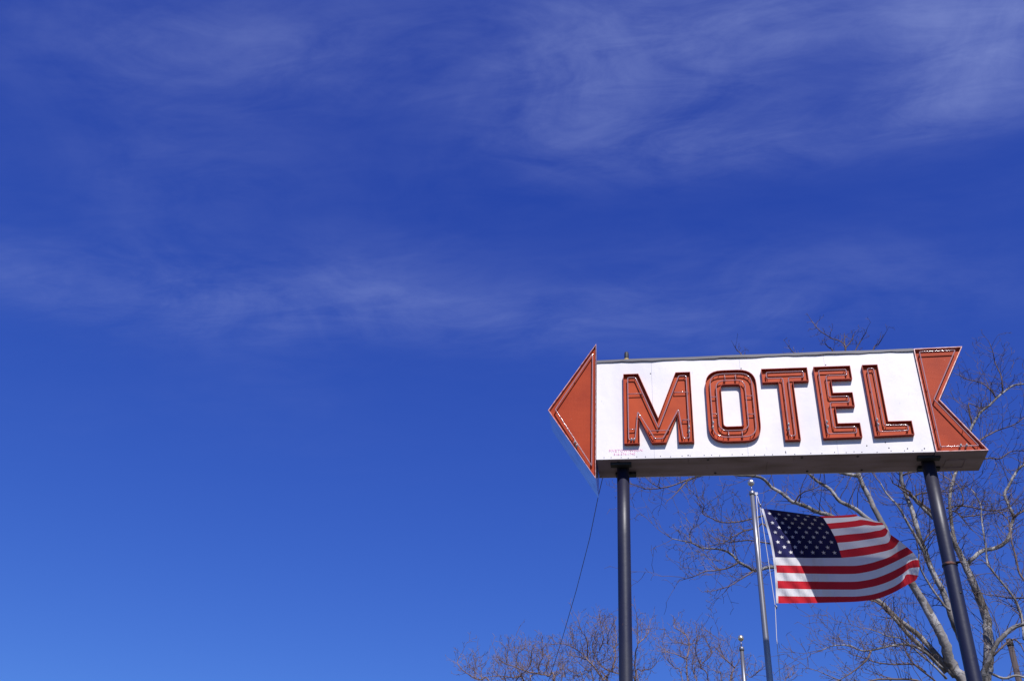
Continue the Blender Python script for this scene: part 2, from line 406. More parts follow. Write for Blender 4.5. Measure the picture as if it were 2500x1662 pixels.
DO, DI = .060, .016                           # front rim and back plate, in front of the panel
TW = .007
def channel(name, loops, label):
    """open channel letter: side walls, rim, back plate; loops[0] outside, others are counters"""
    w = MB(); backl = []
    for li, lp in enumerate(loops):
        lp = ccw(lp); inn = offset(lp, TW if li == 0 else -TW); n = len(lp)
        for (la, ya), (lb, yb) in (((lp, YS-.0005), (lp, YS-DO)), ((lp, YS-DO), (inn, YS-DO)), ((inn, YS-DO), (inn, YS-DI))):
            w.add([(x, ya, z) for x, z in la]+[(x, yb, z) for x, z in lb], [(i, (i+1) % n, n+(i+1) % n, n+i) for i in range(n)])
        backl.append(inn)
    root = w.build(name, M['lettersides'], sign); root['label'] = label
    bk = MB(); flat = [q for l in backl for q in l]
    tri = tessellate_polygon([[V((x, z, 0)) for x, z in l] for l in backl])
    bk.add([(x, YS-DI, z) for x, z in flat], [tuple(t_) for t_ in tri]); bk.build('letter_back', M['orange'], root, fix=True)
    return root
YT = YS-DI-.041                               # plane of the neon tubes
def neon(loops, root, els=(), bars=(), y=YT, yback=YS-DI, r=.0080):
    for lp in loops:
        q = dense(lp, .06); tb = MB(); tb.tube([(x, y, z) for x, z in q], r, 8, closed=True); tb.build('neon_tube', M['glass'], root)
    sup = MB()
    for lp in loops:
        q = dense(lp, .24)
        for i, (x, z) in enumerate(q):
            if i % 2 == 0: sup.tube([(x, yback, z-.006), (x, y, z)], .0045, 5)
    for (xa, za, xb, zb) in bars:
        sup.tube([(xa, y+.006, za), (xb, y+.006, zb)], .0065, 6)
        for x, z in ((xa, za), (xb, zb)): sup.tube([(x, yback, z), (x, y+.006, z)], .005, 5)
    if sup.v:
        o = sup.build('tube_supports', M['glass'], root); o['kind'] = 'stuff'
    for (x, z) in els:
        e_ = MB(); e_.tube([(x-.004, yback-.001, z-.01), (x, y-.004, z), (x+.008, y-.010, z+.012)], [.013, .014, .010], 10)
        e_.sphere((x+.004, y-.008, z+.012), .013, 10, 6); e_.build('electrode', M['chrome'], root)

LM = [(-.513, 9.268), (-.309, 9.268), (-.062, 8.56), (.190, 9.268), (.388, 9.268), (.388, 8.185), (.190, 8.185), (.190, 8.60), (.030, 8.185), (-.155, 8.185), (-.312, 8.575), (-.312, 8.182), (-.513, 8.182)]
LO = rounded([(.578, 8.18), (1.243, 8.18), (1.243, 9.275), (.578, 9.275)], .235, 7)
LOi = rounded([(.777, 8.40), (1.030, 8.40), (1.030, 9.045), (.777, 9.045)], .045, 4)
LT = [(1.323, 9.274), (1.920, 9.274), (1.920, 9.061), (1.720, 9.061), (1.720, 8.177), (1.528, 8.177), (1.528, 9.057), (1.323, 9.057)]
LE = [(2.000, 9.278), (2.472, 9.278), (2.472, 9.070), (2.203, 9.070), (2.203, 8.863), (2.446, 8.863), (2.446, 8.653), (2.203, 8.653), (2.203, 8.402), (2.474, 8.402), (2.474, 8.195), (2.000, 8.190)]
LL = [(2.622, 9.281), (2.820, 9.281), (2.820, 8.412), (3.103, 8.412), (3.103, 8.212), (2.624, 8.200)]
IN = .060
r_ = channel('letter', [LM], 'orange channel letter M')
neon([rounded(offset(ccw(LM), IN*.98), .02, 2)], r_, els=[(.325, 8.33), (.328, 8.40), (-.42, 8.235), (-.385, 8.235)],
     bars=[(-.46, 8.95, -.27, 8.95), (.16, 8.95, .345, 8.95), (-.19, 8.37, .07, 8.37), (.25, 8.52, .345, 8.52), (-.46, 8.40, -.37, 8.40), (-.13, 8.25, .0, 8.25)])
r_ = channel('letter', [LO, LOi], 'orange channel letter O')
neon([offset(ccw(LO), IN), offset(ccw(LOi), -.062)], r_, els=[(.632, 8.385), (.640, 8.455)],
     bars=[(.632, 8.86, .72, 8.86), (1.10, 8.86, 1.185, 8.86), (1.10, 8.58, 1.185, 8.58), (.84, 9.105, .84, 9.215), (.98, 9.105, .98, 9.215), (.83, 8.24, .83, 8.335), (1.0, 8.24, 1.0, 8.335), (.632, 8.60, .72, 8.60)])
r_ = channel('letter', [LT], 'orange channel letter T')
neon([rounded(offset(ccw(LT), IN), .025, 3)], r_, els=[(1.583, 8.33), (1.588, 8.40)])
r_ = channel('letter', [LE], 'orange channel letter E')
neon([rounded(offset(ccw(LE), IN), .02, 2)], r_, els=[(2.068, 8.35), (2.066, 8.42)])
r_ = channel('letter', [LL], 'orange channel letter L')
neon([rounded(offset(ccw(LL), IN), .025, 3)], r_, els=[(2.688, 8.36), (2.684, 8.43)])

# arrow head and arrow tail: boxes with a recessed mesh sheet, pale rim and a border tube
def arrow_part(name, poly, yf, yb, tube_in, els, label, side):
    poly = ccw(poly); n = len(poly); inn = offset(poly, .010)
    w = MB()
    for (la, ya), (lb, yb_) in (((poly, yb), (poly, yf)), ((inn, yf), (inn, yf+.045))):
        w.add([(x, ya, z) for x, z in la]+[(x, yb_, z) for x, z in lb], [(i, (i+1) % n, n+(i+1) % n, n+i) for i in range(n)])
    tri = tessellate_polygon([[V((x, z, 0)) for x, z in poly]])
    w.add([(x, yb, z) for x, z in poly], [tuple(t_) for t_ in tri])
    root = w.build(name, M[side], sign); root['label'] = label
    rm = MB(); rm.add([(x, yf, z) for x, z in poly]+[(x, yf, z) for x, z in inn], [(i, (i+1) % n, n+(i+1) % n, n+i) for i in range(n)])
    rm.add([(x, yf, z) for x, z in inn]+[(x, yf+.040, z) for x, z in offset(inn, .001)], [(i, (i+1) % n, n+(i+1) % n, n+i) for i in range(n)])
    rm.build('rim', M['rim'], root, fix=False)
    f = MB(); tri = tessellate_polygon([[V((x, z, 0)) for x, z in inn]])
    f.add([(x, yf+.040, z) for x, z in inn], [tuple(t_) for t_ in tri]); f.build('mesh_sheet', M['mesh'], root, fix=True)
    neon([rounded(offset(poly, tube_in), .012, 2)], root, els=els, y=yf-.008, yback=yf+.040)
    return root
arrow_part('arrow_head', [(-.884, 9.800), (-1.530, 8.735), (-.884, 7.690)], YS-.05, YS+.52, .085,
           [(-1.16, 8.22), (-1.135, 8.17)], 'orange triangular arrow head pointing left', 'side')
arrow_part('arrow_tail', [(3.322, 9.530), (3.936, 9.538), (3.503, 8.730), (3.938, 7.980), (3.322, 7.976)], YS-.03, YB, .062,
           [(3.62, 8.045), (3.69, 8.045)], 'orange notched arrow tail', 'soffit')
h = MB(); hx0, hx1, hy0, hy1 = 3.48, 3.72, YS+.19, YS+.40
for (a, bb, c_, d_) in ((hx0, hx1, hy0, hy0+.008), (hx0, hx1, hy1-.008, hy1), (hx0, hx0+.008, hy0+.008, hy1-.008), (hx1-.008, hx1, hy0+.008, hy1-.008)):
    h.box(a, bb, c_, d_, 7.970, 7.9775)
h.build('access_hatch', M['soffit'], sign)
# posts, brackets, weld ring, stub
for i, px in enumerate(PX):
    p = MB(); zt = Z0+.02
    zz = [0, 1.2, 2.4, 3.6, 4.8, 6.0, 7.0, zt]
    p.tube([(px, PY, z) for z in zz], .081, 40); po = p.build('post', M['post'], sign)
    for yc in (YS+.115, YS+.395):
        bk = MB(); off = -.02 if yc < PY else .03
        bk.box(px-.135+off, px+.135+off, yc-.045, yc+.045, Z0-.040, Z0-.005)
        bk.build('mounting_bracket', M['bracket'], po)
    f = MB(); f.tube([(px, PY, -.1), (px, PY, .18)], .35, 28); f.build('footing', M['concrete'], po)
    if i == 1:
        q = at(2319, 1379, PY); wd = MB(); ring = []
        wd.tube([(px, PY, q.z-.022), (px, PY, q.z-.012), (px, PY, q.z+.004), (px, PY, q.z+.016)], [.082, .0895, .0885, .082], 40)
        lg = MB(); lg.tube([(px+.06, PY-.06, q.z+.005), (px+.105, PY-.10, q.z+.001), (px+.112, PY-.102, q.z-.03)], [.018, .014, .01], 8)
        wd.build('weld_ring', M['rust'], po); lg.build('weld_lug', M['rust'], po)
        q = at(2345, 1446, PY-.07); bo = MB(); d = V((q.x-px, q.y-PY, 0)).normalized()
        cc = V((px, PY, q.z)) + d*.079
        bo.tube([cc, cc+d*.006], .014, 8); bo.build('bolt', M['bracket'], po)
q = at(1529.5, 861, PY)
s = MB(); s.tube([(q.x, PY, ZT-.02), (q.x, PY, q.z-.02), (q.x, PY, q.z), (q.x, PY, q.z+.004)], [.034, .031, .028, .015], 16); st = s.build('pipe_stub', M['bird'], sign)
s = MB(); s.tube([(q.x, PY, q.z-.16), (q.x, PY, q.z-.115)], .037, 16); s.build('pipe_band', M['brass'], st)

# ------------------------------------------------------------------ cable hanging from the sign
pts = [(1475, 1150, 11.95), (1460, 1214, 12.6), (1440, 1312, 13.4), (1407, 1440, 14.6), (1372.6, 1558, 15.9), (1345.5, 1642, 17.0), (1316, 1730, 18.2), (1270, 1850, 20.0)]
P3 = [at(*p) for p in pts]
e = P3[-1] + (P3[-1]-P3[-2])*1.0
dlast = (P3[-1]-P3[-2]).normalized(); kk = P3[-1].z/-dlast.z
P3.append(P3[-1]+dlast*kk)
c = MB(); c.tube(P3, .0048, 6); o = c.build('guy_cable', M['cable'])
tag(o, 'thin dark cable running down from behind the arrow head of the sign', 'cable')

# ------------------------------------------------------------------ flagpoles
def flagpole(px, py, ballpx, Y, rtop, label, pulley):
    top = at(px, py, Y); x, z = top.x, top.z
    rb = ballpx
    root = thing('flagpole', (x, Y, 0), label, 'flagpole', 'flagpoles behind the motel sign')
    p = MB(); zt = z-rb-.115
    zz = [0]+[zt*k/8 for k in range(1, 9)]
    p.tube([(x, Y, q_) for q_ in zz], [rtop*1.75-(rtop*.75)*(k/8)**1.2 for k in range(9)], 24); p.build('pole', M['alu'], root)
    b_ = MB(); b_.sphere((x, Y, z), rb, 24, 16); b_.build('ball', M['gold'], root)
    s_ = MB(); s_.tube([(x, Y, zt+.01), (x, Y, z-rb*.7)], [.008, .008], 8); s_.build('spindle', M['alu'], root)
    t_ = MB(); t_.tube([(x, Y, zt-.05), (x, Y, zt-.046), (x, Y, zt+.012), (x, Y, zt+.02)], [rtop*1.05, rtop*1.28, rtop*1.28, rtop*.8], 20)
    if pulley:
        t_.box(x+rtop*.9, x+rtop+.052, Y-.016, Y+.016, zt-.048, zt-.005)
        t_.tube([(x+.055, Y-.012, zt-.028), (x+.055, Y+.012, zt-.028)], .022, 14)
    t_.build('truck', M['alu'], root)
    f_ = MB(); f_.tube([(x, Y, -.05), (x, Y, .06), (x, Y, .09)], [.2, .2, .12], 20); f_.build('base_collar', M['alu'], root)
    return root, x, zt
YP = 14.57
pole, PXW, PZT = flagpole(1833.5, 1178, .055, YP, .0355, 'taller silver flagpole, flying the striped flag, between the two sign posts', True)
pole2, _, _ = flagpole(1808.5, 1557, .0515, 17.0, .0325, 'shorter bare flagpole with a gold ball, no flag, at the bottom edge', False)
hl = MB(); hl.tube([at(1846, 1205, YP-.02), at(1858, 1375, YP-.02), at(1872, 1565, YP-.02), at(1879, 1662, YP-.02), V((PXW+.13, YP-.05, 1.3))], .0052, 6)
hl.build('halyard', M['rope'], pole)
hl = MB(); hl.tube([at(1848, 1206, YP), at(1855, 1233, YP), at(1873, 1350, YP), at(1892.5, 1478, YP), at(1896, 1555, YP), at(1905, 1662, YP), V((PXW+.16, YP-.03, 1.3))], .0052, 6)
hl.build('halyard', M['rope'], pole)
for a in ((1855, 1233), (1894, 1481)):
    q = at(*a, YP); s = MB(); s.tube([q+V((-.008, 0, .03)), q+V((.012, -.01, .005)), q+V((.006, 0, -.03))], [.008, .014, .008], 8)
    s.build('snap_hook', M['alu'], pole)

# ------------------------------------------------------------------ the flag
def crop(p): return (1780+p[0]/4.356, 1140+p[1]/4.356)
hoist = [(365, 440), (386, 510), (407, 583), (428, 655), (447, 728), (463, 803), (478, 880), (490, 957), (499, 1040), (508, 1120), (514, 1205), (519, 1287), (522, 1368), (524, 1445)]
cant = [(960, 520), (1003, 540), (1040, 598), (1080, 658), (1118, 730), (1150, 803), (1175, 885), (1197, 962), (1205, 1048), (1210, 1134), (1212, 1217), (1214, 1300), (1216, 1374), (1218, 1434)]
fly = [[(1150, 515), (1290, 505), (1350, 500)],
       [(1150, 537), (1300, 530), (1372, 518)],
       [(1220, 582), (1340, 568), (1405, 558), (1500, 572), (1560, 585), (1630, 590)],
       [(1250, 642), (1360, 630), (1450, 616), (1530, 622), (1580, 618), (1645, 612)],
       [(1280, 712), (1420, 700), (1500, 688), (1560, 676), (1610, 668), (1662, 642)],
       [(1300, 790), (1450, 770), (1560, 752), (1640, 738), (1672, 715), (1690, 672)],
       [(1350, 860), (1500, 838), (1620, 818), (1690, 800), (1712, 760), (1722, 718)],
       [(1360, 947), (1500, 926), (1620, 900), (1700, 880), (1760, 850), (1812, 780)],
       [(1360, 1045), (1500, 1020), (1600, 990), (1700, 955), (1800, 895), (1893, 848)],
       [(1360, 1130), (1500, 1105), (1600, 1076), (1720, 1025), (1850, 962), (1958, 905)],
       [(1360, 1214), (1500, 1192), (1600, 1164), (1720, 1115), (1850, 1048), (1950, 990), (2016, 985)],
       [(1360, 1298), (1500, 1275), (1600, 1250), (1720, 1205), (1820, 1150), (1890, 1098), (1930, 1072), (2025, 1062)],
       [(1360, 1372), (1500, 1356), (1600, 1330), (1720, 1284), (1800, 1240), (1855, 1192), (1893, 1138), (2012, 1150)],
       [(1360, 1428), (1500, 1412), (1600, 1392), (1720, 1345), (1800, 1305), (1880, 1258), (1930, 1232), (1988, 1200)]]
def spline(pts, n):                          # n+1 points, even along a Catmull-Rom curve
    P = [V(p) for p in pts]; P = [P[0]*2-P[1]] + P + [P[-1]*2-P[-2]]
    q = []
    for i in range(1, len(P)-2):
        for k in range(12):
            u = k/12; a, b_, c_, d_ = P[i-1], P[i], P[i+1], P[i+2]
            q.append(.5*((2*b_)+(c_-a)*u+(2*a-5*b_+4*c_-d_)*u*u+(3*b_-a-3*c_+d_)*u**3))
    q.append(P[-2]); L = [0]
    for i in range(1, len(q)): L.append(L[-1]+(q[i]-q[i-1]).length)
    out = []; j = 0
    for k in range(n+1):
        s_ = L[-1]*k/n
        while j < len(L)-2 and L[j+1] < s_: j += 1
        out.append(q[j].lerp(q[j+1], (s_-L[j])/max(1e-9, L[j+1]-L[j])))
    return out
NC, NF, SUB = 36, 64, 5
rows = []
for k in range(14):
    mid = ((hoist[k][0]+cant[k][0])/2, (hoist[k][1]+cant[k][1])/2 + (-2 if k < 7 else 3))
    rows.append(spline([hoist[k], mid, cant[k]], NC)[:-1] + spline([cant[k]]+fly[k], NF))
# depth of the cloth: two faces meeting in a tension fold that runs down from the upper hoist corner
RIDGE = [(400, 430), (715, 640), (980, 960), (1135, 1440), (1175, 1600)]
def ridge_x(y):
    if y <= RIDGE[0][1]: return RIDGE[0][0]
    for (xa, ya), (xb, yb) in zip(RIDGE, RIDGE[1:]):
        if y <= yb: return xa+(xb-xa)*(y-ya)/(yb-ya)
    return RIDGE[-1][0]
GLX, GLY, KR = 0.0, .00013, -.00138          # slope of the left face; how far the right face turns off it
def smooth_pos(v, w): return .5*(v+math.sqrt(v*v+w*w))
def depth(x, y):
    d = (x-ridge_x(y))*.85
    Y = YP + GLX*(x-365) + GLY*(y-440) + KR*(smooth_pos(d, 14)-smooth_pos((365-ridge_x(440))*.85, 14))
    f_ = max(0., (x-1500)/500)
    Y += .16*f_*f_                           # belly and curl of the fly end
    w = max(0., min(1., -d/110.))
    Y += w*.018*math.sin((x*.9-y*.35)/21.)*math.sin(y/60.+x/140.)
    w2 = max(0., min(1., (d-150)/300.))
    Y += w2*(.022*math.sin((x+y*.5)/120.+.6)+.006*math.sin((x*.5-y)/40.))
    w3 = max(0., min(1., (x-1450)/350.))
    Y += w3*.020*math.sin((x+.25*y)/27.)*math.sin(y/190.+.8)
    return Y
def fpt(p):
    return at(*crop((p.x, p.y)), depth(p.x, p.y))
grid = []                                   # fine rows of 3-D points
for k in range(13):
    for s_ in range(SUB):
        u = s_/SUB; grid.append([fpt(a.lerp(b_, u)) for a, b_ in zip(rows[k], rows[k+1])])
grid.append([fpt(a) for a in rows[13]])
NCOL = len(grid[0])
top = at(*crop(hoist[0]), YP)
flag = thing('flag', top, 'flag of red and white stripes with white stars on navy, streaming from the flagpole', 'flag')
def patch(r0, r1, c0, c1, name, mt_, parent):
    mb = MB(); w = c1-c0+1
    mb.add([grid[r][c_] for r in range(r0, r1+1) for c_ in range(c0, c1+1)],
           [(i*w+j, (i+1)*w+j, (i+1)*w+j+1, i*w+j+1) for i in range(r1-r0) for j in range(w-1)], True)
    return mb.build(name, mt_, parent)
for k in range(13):
    patch(k*SUB, (k+1)*SUB, NC if k < 7 else 0, NCOL-1, 'stripe', M['f_red'] if k % 2 == 0 else M['f_white'], flag)
canton = patch(0, 7*SUB, 0, NC, 'canton', M['f_blue'], flag)
def gp(u, v):                               # u along the canton 0..1, v down 0..1
    a = max(0, min(NC-1e-6, u*NC)); b_ = max(0, min(7*SUB-1e-6, v*7*SUB))
    i, j = int(b_), int(a); fa, fb = a-j, b_-i
    return (grid[i][j]*(1-fa)+grid[i][j+1]*fa)*(1-fb) + (grid[i+1][j]*(1-fa)+grid[i+1][j+1]*fa)*fb
CW, CH = 1.15, 1.0                         # canton width against height in cloth
for r in range(9):
    for c_ in range(6 if r % 2 == 0 else 5):
        u0 = (2*c_+1+(r % 2))/12; v0 = (r+1)/10; R = .041
        ctr = gp(u0, v0); nv = (gp(u0+.02, v0)-gp(u0-.02, v0)).cross(gp(u0, v0-.02)-gp(u0, v0+.02)).normalized()
        if nv.dot(EYE-ctr) < 0: nv = -nv
        vs = [ctr+nv*.003]
        for k in range(10):
            rr = R if k % 2 == 0 else R*.40; a = math.pi*k/5
            vs.append(gp(u0+rr*math.sin(a)/CW, v0-rr*math.cos(a))+nv*.003)
        s = MB(); s.add(vs, [(0, 1+k, 1+(k+1) % 10) for k in range(10)]); s.build('star', M['f_star'], canton)
hd = MB(); vs = []                           # canvas heading along the hoist
for r in range(13*SUB+1):
    k = r/SUB; a = grid[r][0]; wpx = 24
    i = min(12, int(k)); hp = V(hoist[i]).lerp(V(hoist[i+1]), k-i)
    vs += [a+V((0, -.001, 0)), at(*crop((hp.x-wpx, hp.y-1)), a.y+.004)]
hd.add(vs, [(2*r, 2*r+1, 2*r+3, 2*r+2) for r in range(13*SUB)], True); hd.build('heading', M['f_white'], flag)

# ------------------------------------------------------------------ trees
class Tree:
    def __init__(s, seed, rmin=.0045): s.rnd = random.Random(seed); s.tw = MB(); s.rmin = rmin; s.count = 0
    def wob(s, d, a):
        r = s.rnd; return (d+V((r.gauss(0, a), r.gauss(0, a), r.gauss(0, a)))).normalized()
    def shoot(s, p, d, L, r0, lev, up=.10):
        """a twig of length L with its side twigs"""
        rn = s.rnd; n = max(3, int(L/.13)); step = L/n; pts = [p]; rad = [r0]
        side = V((rn.gauss(0, 1), rn.gauss(0, 1), rn.gauss(0, 1)))
        for i in range(n):
            d = s.wob(d + V((0, 0, up)), .21)
            p = p + d*step; pts.append(p); rad.append(max(s.rmin*.6, r0*(1-.78*(i+1)/n)))
            if lev > 0 and i > 0 and rn.random() < .84:
                ax = side.cross(d); ax = ax.normalized() if ax.length > .01 else V((1, 0, 0)); side = -side
                nd = (d*rn.uniform(.5, .9) + s.wob(ax, .5)*rn.uniform(.6, .95)).normalized()
                s.shoot(p, nd, L*rn.uniform(.34, .62)*(1-.35*i/n), max(s.rmin, rad[-1]*.66), lev-1, up)
        s.tw.tube(pts, rad, 4 if r0 > .012 else 3, caps=False); s.count += 1
    def dress(s, pts, rad, spacing, Lr, lev=2, t0=.15, up=.10):
        """side shoots along a limb"""
        rn = s.rnd; acc = rn.random()*spacing; tot = sum((pts[i+1]-pts[i]).length for i in range(len(pts)-1)); run = 0; sd = 1
        for i in range(len(pts)-1):
            seg = pts[i+1]-pts[i]; L = seg.length; dd = seg.normalized(); q = acc
            while q < L:
                f_ = (run+q)/tot
                if f_ > t0:
                    p = pts[i]+dd*q; rr = rad[i]+(rad[i+1]-rad[i])*q/L
                    pr = dd.orthogonal().normalized(); pr.rotate(Matrix.Rotation(rn.uniform(0, 6.283), 3, dd)); 
                    if pr.z < -.3 and rn.random() < .7: pr = -pr
                    nd = (dd*rn.uniform(.25, .9)+pr*rn.uniform(.6, 1.)).normalized()
                    s.shoot(p, nd, rn.uniform(*Lr)*(1.1-.5*f_), max(s.rmin*1.2, min(.0095, rr*.4)), lev, up)
                q += spacing*rn.uniform(.6, 1.4)
            acc = q-L; run += L
        s.shoot(pts[-1], (pts[-1]-pts[-2]).normalized(), rn.uniform(*Lr), max(s.rmin*1.3, rad[-1]), lev, up)
def smooth3(pts, rad, n=4, wob=0., rnd=None):
    P = [pts[0]*2-pts[1]]+pts+[pts[-1]*2-pts[-2]]; o = []; ro = []
    for i in range(1, len(P)-2):
        a, b_, c_, d_ = P[i-1], P[i], P[i+1], P[i+2]
        for k in range(n):
            u = k/n
            q = .5*((2*b_)+(c_-a)*u+(2*a-5*b_+4*c_-d_)*u*u+(3*b_-a-3*c_+d_)*u**3)
            r = rad[i-1]+(rad[i]-rad[i-1])*u
            if rnd and wob: q = q+V((rnd.gauss(0, 1), rnd.gauss(0, 1), rnd.gauss(0, 1)))*wob*r
            o.append(q); ro.append(r)
    o.append(pts[-1]); ro.append(rad[-1]); return o, ro

T = Tree(11)
